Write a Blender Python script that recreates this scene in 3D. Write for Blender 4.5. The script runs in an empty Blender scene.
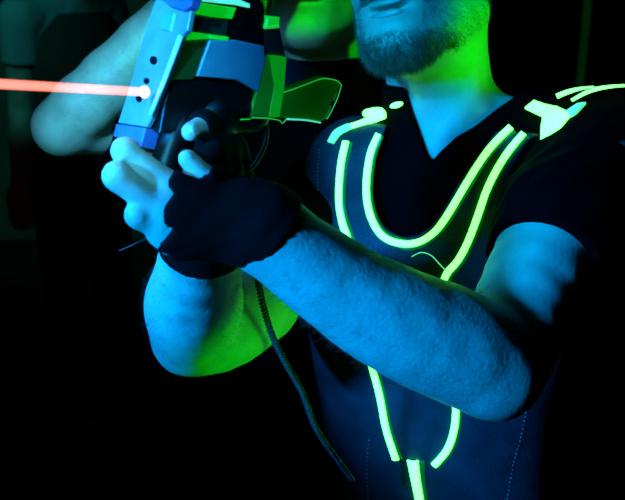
import bpy, math, random
import numpy as np
from mathutils import Vector
from mathutils.bvhtree import BVHTree
from mathutils.kdtree import KDTree

random.seed(4)
rng = np.random.default_rng(4)
SC = bpy.context.scene
COL = SC.collection

# ------------------------------------------------------------------ camera frame
FPX = 850.0
PITCH = math.radians(18)
CAMZ = 1.62
CP, SP = math.cos(PITCH), math.sin(PITCH)


def Cm(x, d, z):
    """a point given right / ahead / up of the photographer, in world metres"""
    return np.array([x, d * CP + z * SP, CAMZ - d * SP + z * CP])


def P(px, py, d):
    return Cm((px - 312.5) / FPX * d, d, (250 - py) / FPX * d)


def Dv(x, d, z):
    v = np.array([x, d * CP + z * SP, -d * SP + z * CP])
    return v / np.linalg.norm(v)


def project(p):
    q = p - np.array([0, 0, CAMZ])
    d = q[..., 1] * CP - q[..., 2] * SP
    z = q[..., 1] * SP + q[..., 2] * CP
    d = np.maximum(d, 1e-3)
    return 312.5 + q[..., 0] / d * FPX, 250 - z / d * FPX, d


# ------------------------------------------------------------------ materials
def mat(name, col, rough=.6, metal=0., spec=.5, emit=None, estr=0., bump=None, bscale=200., bstr=.2, var=0., vscale=20., alpha=1., sheen=0., coat=0., sss=0.):
    m = bpy.data.materials.new(name)
    m.use_nodes = True
    nt = m.node_tree
    b = nt.nodes['Principled BSDF']
    b.inputs['Base Color'].default_value = (*col, 1)
    b.inputs['Roughness'].default_value = rough
    b.inputs['Metallic'].default_value = metal
    b.inputs['Specular IOR Level'].default_value = spec
    b.inputs['Alpha'].default_value = alpha
    b.inputs['Sheen Weight'].default_value = sheen
    b.inputs['Coat Weight'].default_value = coat
    if sss:
        b.inputs['Subsurface Weight'].default_value = sss
        b.inputs['Subsurface Scale'].default_value = .008
    if emit:
        b.inputs['Emission Color'].default_value = (*emit, 1)
        b.inputs['Emission Strength'].default_value = estr
    tc = nt.nodes.new('ShaderNodeTexCoord')
    if var:
        n = nt.nodes.new('ShaderNodeTexNoise')
        n.inputs['Scale'].default_value = vscale
        n.inputs['Detail'].default_value = 5
        r = nt.nodes.new('ShaderNodeValToRGB')
        r.color_ramp.elements[0].color = (*[c * (1 - var) for c in col], 1)
        r.color_ramp.elements[1].color = (*[min(1, c * (1 + var)) for c in col], 1)
        r.color_ramp.elements[0].position = .3
        r.color_ramp.elements[1].position = .7
        nt.links.new(tc.outputs['Object'], n.inputs['Vector'])
        nt.links.new(n.outputs['Fac'], r.inputs['Fac'])
        nt.links.new(r.outputs['Color'], b.inputs['Base Color'])
    if bump:
        t = nt.nodes.new('ShaderNodeTexNoise' if bump == 'noise' else 'ShaderNodeTexVoronoi')
        t.inputs['Scale'].default_value = bscale
        if bump == 'noise':
            t.inputs['Detail'].default_value = 6
        bp = nt.nodes.new('ShaderNodeBump')
        bp.inputs['Strength'].default_value = bstr
        bp.inputs['Distance'].default_value = .002
        nt.links.new(tc.outputs['Object'], t.inputs['Vector'])
        nt.links.new(t.outputs[0], bp.inputs['Height'])
        nt.links.new(bp.outputs['Normal'], b.inputs['Normal'])
    return m


M = {}
M['skin'] = mat('skin', (.62, .43, .34), .48, bump='noise', bscale=260, bstr=.35, var=.16, vscale=38)
M['hair'] = mat('hair', (.20, .14, .09), .45)
M['fine_hair'] = mat('fine_hair', (.10, .07, .05), .6)
M['lips'] = mat('lips', (.55, .34, .28), .4)
M['nail'] = mat('nail', (.75, .6, .55), .25)
M['eye'] = mat('eye', (.8, .8, .8), .1)
M['iris'] = mat('iris', (.1, .16, .2), .1)
M['shirt'] = mat('shirt', (.0010, .0012, .0016), .95, spec=.02, bump='noise', bscale=500, bstr=.3)
M['vest'] = mat('vest', (.002, .034, .045), .5, spec=.3, bump='voronoi', bscale=420, bstr=.35, var=.35, vscale=26)
M['trousers'] = mat('trousers', (.002, .002, .003), .9, bump='noise', bscale=400)
M['shoe'] = mat('shoe', (.02, .02, .02), .5)
M['glove'] = mat('glove', (.0012, .0012, .0015), .85, spec=.12, bump='noise', bscale=600, bstr=.3)
M['strip'] = mat('light_strip', (.3, .9, .3), .4, emit=(.088, 1.0, .085), estr=5.6)
M['strip_halo'] = mat('light_strip_halo', (.02, .25, .03), .5, emit=(.0, 1.0, .03), estr=.05)  # glow of the strips on the cloth, put into a faintly emitting material
M['strip_soft'] = mat('light_strip_soft', (.4, .8, .5), .4, emit=(.12, 1.0, .34), estr=.9)
M['cuff_line'] = mat('cuff_line', (.25, .3, .32), .5)
M['black_plastic'] = mat('black_plastic', (.003, .003, .0035), .4, spec=.25, bump='noise', bscale=900, bstr=.08)
M['pale_plastic'] = mat('pale_plastic', (.15, .24, .29), .38, bump='noise', bscale=120, bstr=.08, var=.14, vscale=60)
M['bevel_plastic'] = mat('bevel_plastic', (.85, .9, .92), .25)
M['blue_plastic'] = mat('blue_plastic', (.06, .12, .38), .4, var=.2, vscale=50)
M['label_plastic'] = mat('label_plastic', (.07, .30, .44), .4, bump='noise', bscale=150, bstr=.1, var=.1, vscale=70)
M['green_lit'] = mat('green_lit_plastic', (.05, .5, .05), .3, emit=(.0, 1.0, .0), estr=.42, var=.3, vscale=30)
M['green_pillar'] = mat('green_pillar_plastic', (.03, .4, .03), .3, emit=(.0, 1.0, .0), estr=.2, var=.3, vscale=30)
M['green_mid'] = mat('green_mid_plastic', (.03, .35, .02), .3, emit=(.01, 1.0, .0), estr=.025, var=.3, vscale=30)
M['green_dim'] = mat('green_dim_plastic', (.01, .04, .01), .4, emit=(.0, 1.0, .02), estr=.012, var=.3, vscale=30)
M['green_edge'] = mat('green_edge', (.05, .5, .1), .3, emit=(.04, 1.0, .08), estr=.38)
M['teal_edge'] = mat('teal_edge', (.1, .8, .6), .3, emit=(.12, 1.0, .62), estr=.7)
M['dark_green'] = mat('dark_green_plastic', (.008, .03, .02), .4)
M['navy_plastic'] = mat('navy_plastic', (.02, .045, .10), .5)
M['cord'] = mat('cord', (.010, .011, .015), .5)
M['laser_dot'] = mat('laser_lens', (1, .6, .5), .3, emit=(1, .52, .42), estr=2.2)
M['floor'] = mat('floor', (.004, .004, .004), .8, spec=.1, bump='noise', bscale=60, bstr=.2)
M['wall'] = mat('wall', (.03, .04, .04), .9, spec=.1, bump='noise', bscale=30, bstr=.3, var=.5, vscale=1.6)
M['ceiling'] = mat('ceiling', (.01, .01, .01), .9)
M['trim_lit'] = mat('trim_lit', (.02, .1, .03), .5, emit=(.05, 1, .15), estr=.012)
M['dim_cloth'] = mat('dim_cloth', (.02, .045, .035), .9, bump='noise', bscale=60)
M['teal_shirt'] = mat('teal_shirt', (.25, .42, .42), .9, bump='noise', bscale=90, bstr=.3)
M['lamp_case'] = mat('lamp_case', (.02, .02, .02), .5)

# laser beam: glowing haze along the ray, partly see-through
m = bpy.data.materials.new('laser_light')
m.use_nodes = True
nt = m.node_tree
for n in list(nt.nodes):
    nt.nodes.remove(n)
out = nt.nodes.new('ShaderNodeOutputMaterial')
mx = nt.nodes.new('ShaderNodeAddShader')
tr = nt.nodes.new('ShaderNodeBsdfTransparent')
em = nt.nodes.new('ShaderNodeEmission')
em.inputs['Color'].default_value = (1.0, .20, .15, 1)
em.inputs['Strength'].default_value = 1.0
lw = nt.nodes.new('ShaderNodeLayerWeight')
lw.inputs['Blend'].default_value = .5
mr = nt.nodes.new('ShaderNodeMapRange')
mr.inputs['From Min'].default_value = 0
mr.inputs['From Max'].default_value = 1
mr.inputs['To Min'].default_value = 1.15
mr.inputs['To Max'].default_value = .25
nt.links.new(lw.outputs['Facing'], mr.inputs['Value'])
nt.links.new(mr.outputs['Result'], em.inputs['Strength'])
nt.links.new(tr.outputs[0], mx.inputs[0])
nt.links.new(em.outputs[0], mx.inputs[1])
nt.links.new(mx.outputs[0], out.inputs['Surface'])
M['laser'] = m


# ------------------------------------------------------------------ objects
def link(name, verts, faces, material, parent=None, smooth=True):
    me = bpy.data.meshes.new(name)
    me.from_pydata([tuple(map(float, v)) for v in verts] if not isinstance(verts, np.ndarray) else verts.tolist(), [], faces if not isinstance(faces, np.ndarray) else faces.tolist())
    me.materials.append(M[material])
    if smooth:
        me.polygons.foreach_set('use_smooth', [True] * len(me.polygons))
    me.update()
    o = bpy.data.objects.new(name, me)
    COL.objects.link(o)
    if parent:
        o.parent = parent
        o.matrix_parent_inverse = parent.matrix_world.inverted()
    return o


def empty(name, loc):
    o = bpy.data.objects.new(name, None)
    o.empty_display_size = .05
    COL.objects.link(o)
    o.location = loc
    bpy.context.view_layer.update()
    return o


def tag(o, label, cat, group=None):
    o['label'] = label
    o['category'] = cat
    if group:
        o['group'] = group
    return o


# ------------------------------------------------------------------ signed distance shapes
def A(v):
    return np.asarray(v, dtype=np.float32)


def rc(p, a, b, ra, rb):
    a, b = A(a), A(b)
    ba = b - a
    h = np.clip(((p - a) @ ba) / float(ba @ ba), 0, 1)
    q = p - a - h[:, None] * ba
    return np.sqrt((q * q).sum(1)) - (ra + (rb - ra) * h)


def ell(p, c, r, R=None):
    q = p - A(c)
    if R is not None:
        q = q @ A(R).T
    r = A(r)
    k0 = np.sqrt(((q / r) ** 2).sum(1))
    k1 = np.sqrt(((q / (r * r)) ** 2).sum(1)) + 1e-9
    return k0 * (k0 - 1) / k1


def smin(a, b, k):
    if k <= 0:
        return np.minimum(a, b)
    h = np.maximum(k - np.abs(a - b), 0) / k
    return np.minimum(a, b) - h * h * k * .25


def chain(p, pts, k=.012):
    d = None
    for (a, ra), (b, rb) in zip(pts[:-1], pts[1:]):
        e = rc(p, a, b, ra, rb)
        d = e if d is None else smin(d, e, k)
    return d


def surface(f, lo, hi, h, coarse=5):
    """surface nets over a distance function, refined only near the surface"""
    lo, hi = np.array(lo, float), np.array(hi, float)
    H = h * coarse
    nc = np.ceil((hi - lo) / H).astype(int) + 1
    ax = [lo[i] + H * np.arange(nc[i]) for i in range(3)]
    G = np.stack(np.meshgrid(*ax, indexing='ij'), -1).reshape(-1, 3).astype(np.float32)
    vc = np.concatenate([f(G[i:i + 200000]) for i in range(0, len(G), 200000)]).reshape(nc)
    nf = (nc - 1) * coarse + 1
    V = np.repeat(np.repeat(np.repeat(vc[:-1, :-1, :-1], coarse, 0), coarse, 1), coarse, 2)
    V = np.pad(V, ((0, 1),) * 3, mode='edge').astype(np.float32)
    c8 = [vc[i:nc[0] - 1 + i, j:nc[1] - 1 + j, k:nc[2] - 1 + k] for i in (0, 1) for j in (0, 1) for k in (0, 1)]
    near = (np.min(np.abs(c8), axis=0) < H * 1.3) | ((np.min(c8, axis=0) < 0) & (np.max(c8, axis=0) > 0))
    cells = np.argwhere(near)
    r = np.arange(coarse + 1)
    off = np.stack(np.meshgrid(r, r, r, indexing='ij'), -1).reshape(-1, 3)
    flat = np.zeros(nf, bool)
    for s in range(0, len(cells), 4000):
        idx = (cells[s:s + 4000, None, :] * coarse + off[None]).reshape(-1, 3)
        flat[idx[:, 0], idx[:, 1], idx[:, 2]] = True
    idx = np.argwhere(flat)
    for s in range(0, len(idx), 300000):
        ii = idx[s:s + 300000]
        V[ii[:, 0], ii[:, 1], ii[:, 2]] = f((lo + ii * h).astype(np.float32))
    S = V < 0
    mixed = np.zeros(np.array(nf) - 1, np.int8)
    cnt = sum(S[i:nf[0] - 1 + i, j:nf[1] - 1 + j, k:nf[2] - 1 + k].astype(np.int8) for i in (0, 1) for j in (0, 1) for k in (0, 1))
    mixed = (cnt > 0) & (cnt < 8)
    cid = np.argwhere(mixed)
    vid = -np.ones(mixed.shape, np.int64)
    vid[mixed] = np.arange(len(cid))
    acc = np.zeros((len(cid), 3))
    num = np.zeros(len(cid))
    E = []
    for i in (0, 1):
        for j in (0, 1):
            E += [((0, i, j), (1, i, j)), ((i, 0, j), (i, 1, j)), ((i, j, 0), (i, j, 1))]
    for a, b in E:
        a, b = np.array(a), np.array(b)
        ia, ib = cid + a, cid + b
        va, vb = V[ia[:, 0], ia[:, 1], ia[:, 2]], V[ib[:, 0], ib[:, 1], ib[:, 2]]
        c = (va < 0) != (vb < 0)
        t = np.where(c, va / np.where(c, va - vb, 1), 0)
        acc += np.where(c[:, None], cid + a + t[:, None] * (b - a), 0)
        num += c
    verts = lo + acc / num[:, None] * h
    faces = []
    for axis in range(3):
        u, w = [(1, 2), (2, 0), (0, 1)][axis]
        s0 = [slice(1, -1)] * 3
        s1 = [slice(1, -1)] * 3
        s0[axis] = slice(0, -1)
        s1[axis] = slice(1, None)
        X0, X1 = S[tuple(s0)], S[tuple(s1)]
        for flip in (False, True):
            q = np.argwhere((X0 & ~X1) if not flip else (~X0 & X1))
            if not len(q):
                continue
            base = q.copy()
            for t in range(3):
                if t != axis:
                    base[:, t] += 1
            du, dw = np.eye(3, dtype=int)[u], np.eye(3, dtype=int)[w]
            cs = [base, base - du, base - du - dw, base - dw]
            F = np.stack([vid[c[:, 0], c[:, 1], c[:, 2]] for c in cs], 1)
            if flip:
                F = F[:, ::-1]
            faces.append(F)
    return verts, np.concatenate(faces)


def noise3(p, s, seed=0):
    """cheap smooth folds"""
    r = np.random.default_rng(seed)
    o = np.zeros(len(p), np.float32)
    for k in range(6):
        w = A(r.normal(size=3)) * s
        o += np.sin(p @ w + r.uniform(0, 6.28)) * (.5 if k > 2 else 1)
    return o / 5


def poly_sdf(x, y, pts):
    """signed distance (same unit as x) to a closed polygon, negative inside"""
    pts = np.asarray(pts, float)
    d = np.full(len(x), 1e9)
    inside = np.zeros(len(x), bool)
    n = len(pts)
    for i in range(n):
        a, b = pts[i], pts[(i + 1) % n]
        e = b - a
        wx, wy = x - a[0], y - a[1]
        t = np.clip((wx * e[0] + wy * e[1]) / (e @ e), 0, 1)
        d = np.minimum(d, (wx - t * e[0]) ** 2 + (wy - t * e[1]) ** 2)
        c = ((a[1] > y) != (b[1] > y)) & (x < (b[0] - a[0]) * (y - a[1]) / (b[1] - a[1] + 1e-12) + a[0])
        inside ^= c
    d = np.sqrt(d)
    return np.where(inside, -d, d).astype(np.float32)


def torso_sdf(p, base, yaw, secs, lean=(0, 0)):
    """secs: (dz, half width, half depth, forward shift) from the top down"""
    c, s = math.cos(yaw), math.sin(yaw)
    q = p - A(base)
    z = q[:, 2]
    x = q[:, 0] * c + q[:, 1] * s
    y = -q[:, 0] * s + q[:, 1] * c
    zz = np.array([t[0] for t in secs][::-1])
    a = np.interp(z, zz, [t[1] for t in secs][::-1])
    b = np.interp(z, zz, [t[2] for t in secs][::-1])
    fy = np.interp(z, zz, [t[3] for t in secs][::-1])
    y = y + fy
    n = 2.3
    k = ((np.abs(x) / a) ** n + (np.abs(y) / b) ** n) ** (1 / n)
    d = (k - 1) * np.minimum(a, b) * .9
    return np.maximum(d, np.maximum(z - zz[-1], zz[0] - z)).astype(np.float32)


def smooth_secs(secs, n=40):
    z = np.array([s[0] for s in secs])
    zz = np.linspace(z[0], z[-1], n)
    out = []
    arr = np.array(secs)
    for t in zz:
        w = np.exp(-((z[:, None] - 0) * 0))[:, 0]
        v = [np.interp(-t, -z, arr[:, k]) for k in range(1, 4)]
        out.append((t, *v))
    o = np.array(out)
    for _ in range(4):
        o[1:-1, 1:] = (o[:-2, 1:] + 2 * o[1:-1, 1:] + o[2:, 1:]) / 4
    return [tuple(r) for r in o]


SECS = smooth_secs([(.03, .055, .055, -.01), (-.02, .085, .062, 0), (-.05, .125, .075, .0), (-.10, .152, .095, .008), (-.18, .160, .112, .016),
                    (-.27, .152, .110, .014), (-.38, .138, .098, .006), (-.46, .14, .10, 0), (-.56, .162, .112, 0), (-.66, .16, .115, 0)])


def head_frame(O, F, U):
    F = np.array(F, float)
    F /= np.linalg.norm(F)
    U = np.array(U, float)
    U = U - F * (U @ F)
    U /= np.linalg.norm(U)
    Rr = np.cross(F, U)     # person's right... viewer-left when facing us
    Rr = -Rr
    return np.stack([Rr, F, U])   # rows: x, y(forward), z(up)


def head_sdf(p, O, R):
    q = (p - A(O)) @ A(R).T
    qa = q.copy()
    qa[:, 0] = np.abs(q[:, 0])
    d = ell(q, (0, -.012, .035), (.076, .096, .088))
    d = smin(d, ell(q, (0, .026, -.045), (.064, .062, .075)), .03)
    d = smin(d, rc(qa, (.058, -.010, -.056), (.013, .070, -.102), .020, .017), .03)
    d = smin(d, ell(q, (0, .076, -.104), (.026, .019, .018)), .02)
    d = smin(d, ell(qa, (.042, .052, -.008), (.024, .022, .020)), .03)
    d = smin(d, ell(q, (0, .074, -.064), (.034, .020, .026)), .02)
    d = smin(d, ell(q, (0, .088, .036), (.05, .012, .010)), .02)
    d = smin(d, rc(q, (0, .086, .022), (0, .112, -.028), .009, .011), .014)
    d = smin(d, ell(qa, (.013, .100, -.031), (.008, .011, .008)), .008)
    d = smin(d, ell(q, (0, .0920, -.0600), (.023, .0072, .0055)), .006)
    d = smin(d, ell(q, (0, .0900, -.0720), (.022, .0070, .0070)), .006)
    # mouth line, eye sockets, nostrils
    d = -smin(-d, ell(q, (0, .101, -.0660), (.036, .016, .0022)), .002)
    d = -smin(-d, ell(qa, (.031, .098, .012), (.017, .013, .011)), .008)
    e = ell(qa, (.078, -.014, -.008), (.009, .019, .031))
    e = -smin(-e, ell(qa, (.088, -.010, -.006), (.007, .010, .018)), .004)
    return smin(d, e, .008)


# =================================================================== FRONT PLAYER
N0 = Cm(.175, 1.07, .135)
YAW = math.radians(-20)            # chest turned to his right
FW = np.array([math.sin(YAW), -math.cos(YAW), 0])      # chest normal
RT = np.array([math.cos(YAW), math.sin(YAW), 0])

chin = P(394, 59, .92)
HF = Dv(-.50, -.86, -.02)
HU = Dv(-.07, .0, 1.0)
HR = head_frame(None, HF, HU)
HO = chin - HR[1] * .083 + HR[2] * .118

SHRC = P(360, 174, 1.09)
SHR = P(332, 192, 1.14)
SHL = P(592, 152, 1.00)
ELL_ = P(494, 372, .785)
WRL = P(262, 226, .70)
ELR = P(190, 338, .93)
WRR = P(205, 222, .735)

L_ARM = [(SHL, .058), (SHL * .6 + ELL_ * .4 + Dv(0, 0, 1) * .004, .052), (SHL * .25 + ELL_ * .75, .047), (ELL_, .044)]
L_FORE = [(P(x_, y_, d_), r_) for x_, y_, d_, r_ in ((492, 364, .785, .045), (457, 346, .77, .0500), (403, 323, .747, .0460), (350, 294, .73, .0400), (300, 258, .712, .0345), (262, 231, .70, .0305))]
R_ARM = [(SHR, .054), (P(268, 277, 1.04), .060), (P(222, 322, .965), .052), (ELR, .038)]
R_FORE = [(ELR, .038), (ELR * .75 + WRR * .25 + Dv(0, 0, 1) * .006, .048), (ELR * .45 + WRR * .55, .041), (WRR, .030)]

def resample(ch, n=4):
    c = catmull4([(*a, r) for a, r in ch], n)
    return [(q[:3], q[3]) for q in c]


def catmull4(pts, n):
    pts = [np.array(p, float) for p in pts]
    pts = [2 * pts[0] - pts[1]] + pts + [2 * pts[-1] - pts[-2]]
    o = []
    for i in range(1, len(pts) - 2):
        a, b, c, d = pts[i - 1:i + 3]
        for k in range(n):
            t = k / n
            o.append(.5 * (2 * b + (c - a) * t + (2 * a - 5 * b + 4 * c - d) * t * t + (-a + 3 * b - 3 * c + d) * t ** 3))
    o.append(pts[-2])
    return o


L_FORE_F, L_ARM_F, R_FORE_F, R_ARM_F = resample(L_FORE, 3), resample(L_ARM, 3), resample(R_FORE, 3), resample(R_ARM, 3)

LH = dict(index=[(171, 188, .668), (125, 151, .655), (131, 152, .688), (152, 162, .705)],
          middle=[(163, 211, .662), (117, 176, .645), (124, 179, .680), (146, 190, .702)],
          ring=[(166, 229, .668), (139, 215, .655), (146, 218, .684), (160, 220, .705)],
          pinky=[(176, 240, .682), (158, 233, .675), (164, 235, .695), (174, 235, .710)],
          thumb=[(236, 206, .695), (207, 181, .680), (188, 159, .672)])
RH = dict(index=[(226, 146, .740), (216, 126, .712), (203, 126, .688), (191, 132, .672)],
          middle=[(230, 164, .745), (224, 148, .712), (212, 150, .69), (204, 160, .684)],
          ring=[(231, 182, .745), (226, 168, .712), (214, 168, .694), (206, 176, .692)],
          pinky=[(229, 200, .742), (224, 188, .715), (214, 188, .700), (208, 194, .698)],
          thumb=[(196, 205, .748), (180, 182, .758), (170, 160, .752)])
RAD = dict(index=(.0112, .0102, .0090, .0078), middle=(.0116, .0106, .0098, .0084), ring=(.0115, .0103, .0092, .008),
           pinky=(.0105, .0092, .0082, .0072), thumb=(.016, .0115, .0078))


def hand_sdf(p, H, wrist, wr):
    palm = None
    for nm in ('index', 'middle', 'ring', 'pinky'):
        e = rc(p, wrist, P(*H[nm][0]), wr * .62, .0128)
        palm = e if palm is None else smin(palm, e, .02)
    fing = None
    for nm, pts in H.items():
        ch = [(P(*a), r) for a, r in zip(pts, RAD[nm])]
        e = chain(p, ch, .004)
        fing = e if fing is None else smin(fing, e, .0008)
        if nm == 'thumb':
            palm = smin(palm, rc(p, wrist, P(*pts[0]), .018, .017), .02)
    return smin(palm, fing, .004)


def arm_sdf(p, up, fore):
    return smin(chain(p, up, .008), chain(p, fore, .008), .014)


def torso_all(p):
    d = torso_sdf(p, N0, YAW, SECS)
    # shoulders, chest, upper back
    d = smin(d, rc(p, N0 + np.array([0, 0, .0]) + RT * .03, SHL, .055, .060), .05)
    d = smin(d, rc(p, N0 + np.array([0, 0, -.01]) - RT * .03, SHRC, .05, .052), .05)
    for s in (-1, 1):
        d = smin(d, ell(p, N0 + RT * .07 * s + FW * .085 + np.array([0, 0, -.15]), (.068, .035, .055), None), .04)
    return d


def neck_sdf(p):
    a = HO - HR[2] * .075 - HR[1] * .022 + HR[0] * .012
    b = N0 + np.array([0, 0, -.01])
    d = rc(p, a, b, .055, .062)
    # sternomastoid cords and collarbone hollow
    ps = N0 + FW * .075 + np.array([0, 0, -.045])
    d = smin(d, rc(p, HO - HR[2] * .05 + HR[0] * .055 - HR[1] * .02, ps + RT * .02, .013, .012), .022)
    d = smin(d, rc(p, HO - HR[2] * .05 - HR[0] * .052 - HR[1] * .02, ps - RT * .02, .013, .012), .022)
    return d


LEGS = []
for s in (-1, 1):
    hip = N0 + RT * .085 * s + np.array([0, 0, -.60])
    knee = np.array([hip[0] + RT[0] * .03 * s, hip[1] - .02, .48])
    ank = np.array([knee[0] + RT[0] * .02 * s, knee[1] + .03, .09])
    LEGS.append((hip, knee, ank))


def legs_sdf(p):
    d = None
    for hip, knee, ank in LEGS:
        e = chain(p, [(hip, .085), (knee, .055), ((knee * .65 + ank * .35) - np.array([0, -.012, 0]), .056), (ank, .038)], .03)
        foot = smin(rc(p, ank - np.array([0, 0, .045]), ank + FW * .15 - np.array([0, 0, .06]), .04, .028), e, .03)
        d = foot if d is None else smin(d, foot, .02)
    return np.maximum(d, .012 - p[:, 2])


def body_sdf(p):
    d = torso_all(p)
    d = smin(d, legs_sdf(p), .05)
    d = smin(d, neck_sdf(p), .035)
    d = smin(d, head_sdf(p, HO, HR), .014)
    l = smin(arm_sdf(p, L_ARM_F, L_FORE_F), hand_sdf(p, LH, WRL, .029), .02)
    r = smin(arm_sdf(p, R_ARM_F, R_FORE_F), hand_sdf(p, RH, WRR, .030), .02)
    d = np.minimum(smin(d, l, .02), smin(d, r, .02))
    return d + .0010 * noise3(p, 60, 2) + .0004 * noise3(p, 160, 5)


V_, F_ = surface(body_sdf, (-.27, .42, -.01), (.47, 1.42, 1.86), .003)
body = link('person', V_, F_, 'skin')
tag(body, 'bearded player in a glowing green-striped vest aiming a phaser across his chest', 'person')
body_bvh = BVHTree.FromPolygons([Vector(v) for v in V_.tolist()], F_.tolist())

# lips and eyes ---------------------------------------------------
for s in (-1, 1):
    c = HO + HR[0] * .031 * s + HR[1] * .078 + HR[2] * .012
    vs, fs = surface(lambda p: ell(p, c, (.0125,) * 3), c - .02, c + .02, .002)
    eo = link('eye', vs, fs, 'eye', body)
    c2 = c + HR[1] * .0095
    vs, fs = surface(lambda p: ell(p, c2, (.005,) * 3), c2 - .01, c2 + .01, .0012)
    link('iris', vs, fs, 'iris', eo)
vs, fs = surface(lambda p: np.maximum(head_sdf(p, HO, HR) - .0002, np.minimum(ell((p - A(HO)) @ A(HR).T, (0, .099, -.0600), (.022, .012, .0042)), ell((p - A(HO)) @ A(HR).T, (0, .099, -.0720), (.020, .012, .0045)))),
                 HO + HR[1] * .095 - HR[2] * .06 - .035, HO + HR[1] * .095 - HR[2] * .06 + .035, .0012)
link('lips', vs, fs, 'lips', body)


def head_hair_sdf(p, O, R, grow=.012):
    q = (p - A(O)) @ A(R).T
    d = ell(q, (0, -.014, .040), (.076 + grow, .096 + grow, .088 + grow * 1.3))
    cut = q[:, 1] * .9 - q[:, 2] * .62 - .028       # hairline
    low = -(q[:, 2] + .045)
    return np.maximum(np.maximum(d + .0015 * noise3(p, 300, 3), cut), low)


vs, fs = surface(lambda p: head_hair_sdf(p, HO, HR), HO - .14, HO + .15, .003)
link('hair', vs, fs, 'hair', body)


# strands of hair: thin tapered three-sided blades
def strands(name, roots, dirs, lengths, width, material, parent, curl=.2, seg=3):
    n = len(roots)
    d = dirs / np.linalg.norm(dirs, axis=1)[:, None]
    side = np.cross(d, rng.normal(size=(n, 3)))
    side /= np.linalg.norm(side, axis=1)[:, None] + 1e-9
    side2 = np.cross(d, side)
    bend = rng.normal(size=(n, 3)) * curl
    verts, faces = [], []
    rings = []
    for k in range(seg):
        t = k / seg
        c = roots + d * (lengths * t)[:, None] + bend * (lengths * t * t)[:, None]
        w = width * (1 - t * .7)
        rings.append(np.stack([c + (side * math.cos(a) + side2 * math.sin(a)) * w for a in (0, 2.09, 4.19)], 1))
    tip = roots + d * lengths[:, None] + bend * lengths[:, None]
    allv = np.concatenate([np.concatenate(rings, 1), tip[:, None, :]], 1)   # n, 3*seg+1, 3
    per = 3 * seg + 1
    base = (np.arange(n) * per)[:, None]
    fs = []
    for k in range(seg - 1):
        for j in range(3):
            fs.append(base + np.array([k * 3 + j, k * 3 + (j + 1) % 3, (k + 1) * 3 + (j + 1) % 3, (k + 1) * 3 + j]))
    quads = np.concatenate(fs).tolist()
    for j in range(3):
        quads += (base + np.array([(seg - 1) * 3 + j, (seg - 1) * 3 + (j + 1) % 3, per - 1])).tolist()
    return link(name, allv.reshape(-1, 3), quads, material, parent)


def normals_of(verts, faces):
    fn = np.cross(verts[faces[:, 2]] - verts[faces[:, 0]], verts[faces[:, 3]] - verts[faces[:, 1]])
    vn = np.zeros_like(verts)
    for k in range(4):
        np.add.at(vn, faces[:, k], fn)
    vn /= np.linalg.norm(vn, axis=1)[:, None] + 1e-12
    return vn


VN = normals_of(V_, F_)
Q = (V_ - HO) @ HR.T
x, y, z = Q[:, 0], Q[:, 1], Q[:, 2]
ax_ = np.abs(x)
jaw_line = -.050 - .62 * (y - .0) * .75
nearhead = head_sdf(V_.astype(np.float32), HO, HR) < .003
beard_zone = nearhead & (z < -.045 + .35 * np.clip(.05 - y, 0, 1)) & (y > -.02) & (z > -.135)
beard_zone &= ~((ax_ < .030) & (z > -.080) & (y > .055))            # mouth and under-lip
beard_zone &= ~((ax_ > .008) & (ax_ < .024) & (z > -.086) & (y > .06))
beard_zone &= ~((z < -.105 - .25 * (y - .075)) & (VN @ HR[2] < -.75) & (y < .045))
cand = np.where(beard_zone)[0]
wt = np.where((z[cand] < -.09) & (y[cand] > .03), 3.0, 1.0)
front_soft = np.clip((-.086 - z[cand]) / .016, .04, 1)
wt = wt * np.where((ax_[cand] < .034) & (y[cand] > .05), front_soft, 1)
pick = rng.choice(cand, 8000, p=wt / wt.sum())
root = V_[pick] + rng.normal(size=(len(pick), 3)) * .0012
nn = VN[pick]
dirs = nn * .55 - HR[2] * .75 + HR[1] * .18 + rng.normal(size=(len(pick), 3)) * .32
chinness = np.clip((-.07 - Q[pick, 2]) / .035, 0, 1) * np.clip((Q[pick, 1] - .01) / .05, 0, 1)
ln = (.0035 + .0070 * chinness) * rng.uniform(.6, 1.25, len(pick))
strands('beard', root, dirs, ln, .00022, 'hair', body)
mous = np.where(nearhead & (z < -.038) & (z > -.055) & (y > .07) & (ax_ < .034))[0]
pick = rng.choice(mous, 1500)
strands('moustache', V_[pick], VN[pick] * .4 - HR[2] * .7 + HR[0] * np.sign(Q[pick, 0])[:, None] * .5 + rng.normal(size=(1500, 3)) * .2, rng.uniform(.004, .008, 1500), .0002, 'hair', body)


def arm_hair(V, VNn, segs, n, parent, lmax=.011):
    sel, axes = [], []
    for a, b, r in segs:
        ba = b - a
        h = ((V - a) @ ba) / (ba @ ba)
        dd = np.linalg.norm(V - a - h[:, None] * ba, axis=1)
        ii = np.where((h > .08) & (h < .9) & (dd < r))[0]
        pk = rng.choice(ii, n)
        sel.append(pk)
        axes.append(np.repeat((ba / np.linalg.norm(ba))[None], n, 0))
    pk = np.concatenate(sel)
    axs = np.concatenate(axes)
    dr = VNn[pk] * .28 + axs * .7 + np.array([0, 0, -.45]) + rng.normal(size=(len(pk), 3)) * .3
    return strands('arm_hair', V[pk] + rng.normal(size=(len(pk), 3)) * .001, dr, rng.uniform(.004, lmax, len(pk)), .00010, 'fine_hair', parent, .3)


arm_hair(V_, VN, [(ELL_, WRL, .075), (ELR, WRR, .075)], 1700, body)


# ------------------------------------------------------------------ clothes
def sleeve(p, up, t1, off, seed):
    a, b = up[0][0], up[-1][0]
    ba = b - a
    h = ((p - A(a)) @ A(ba)) / float(ba @ ba)
    d = chain(p, up, .03) - off - .003 * noise3(p, 70, seed)
    return np.maximum(d, (h - t1) * float(np.linalg.norm(ba)))


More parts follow.
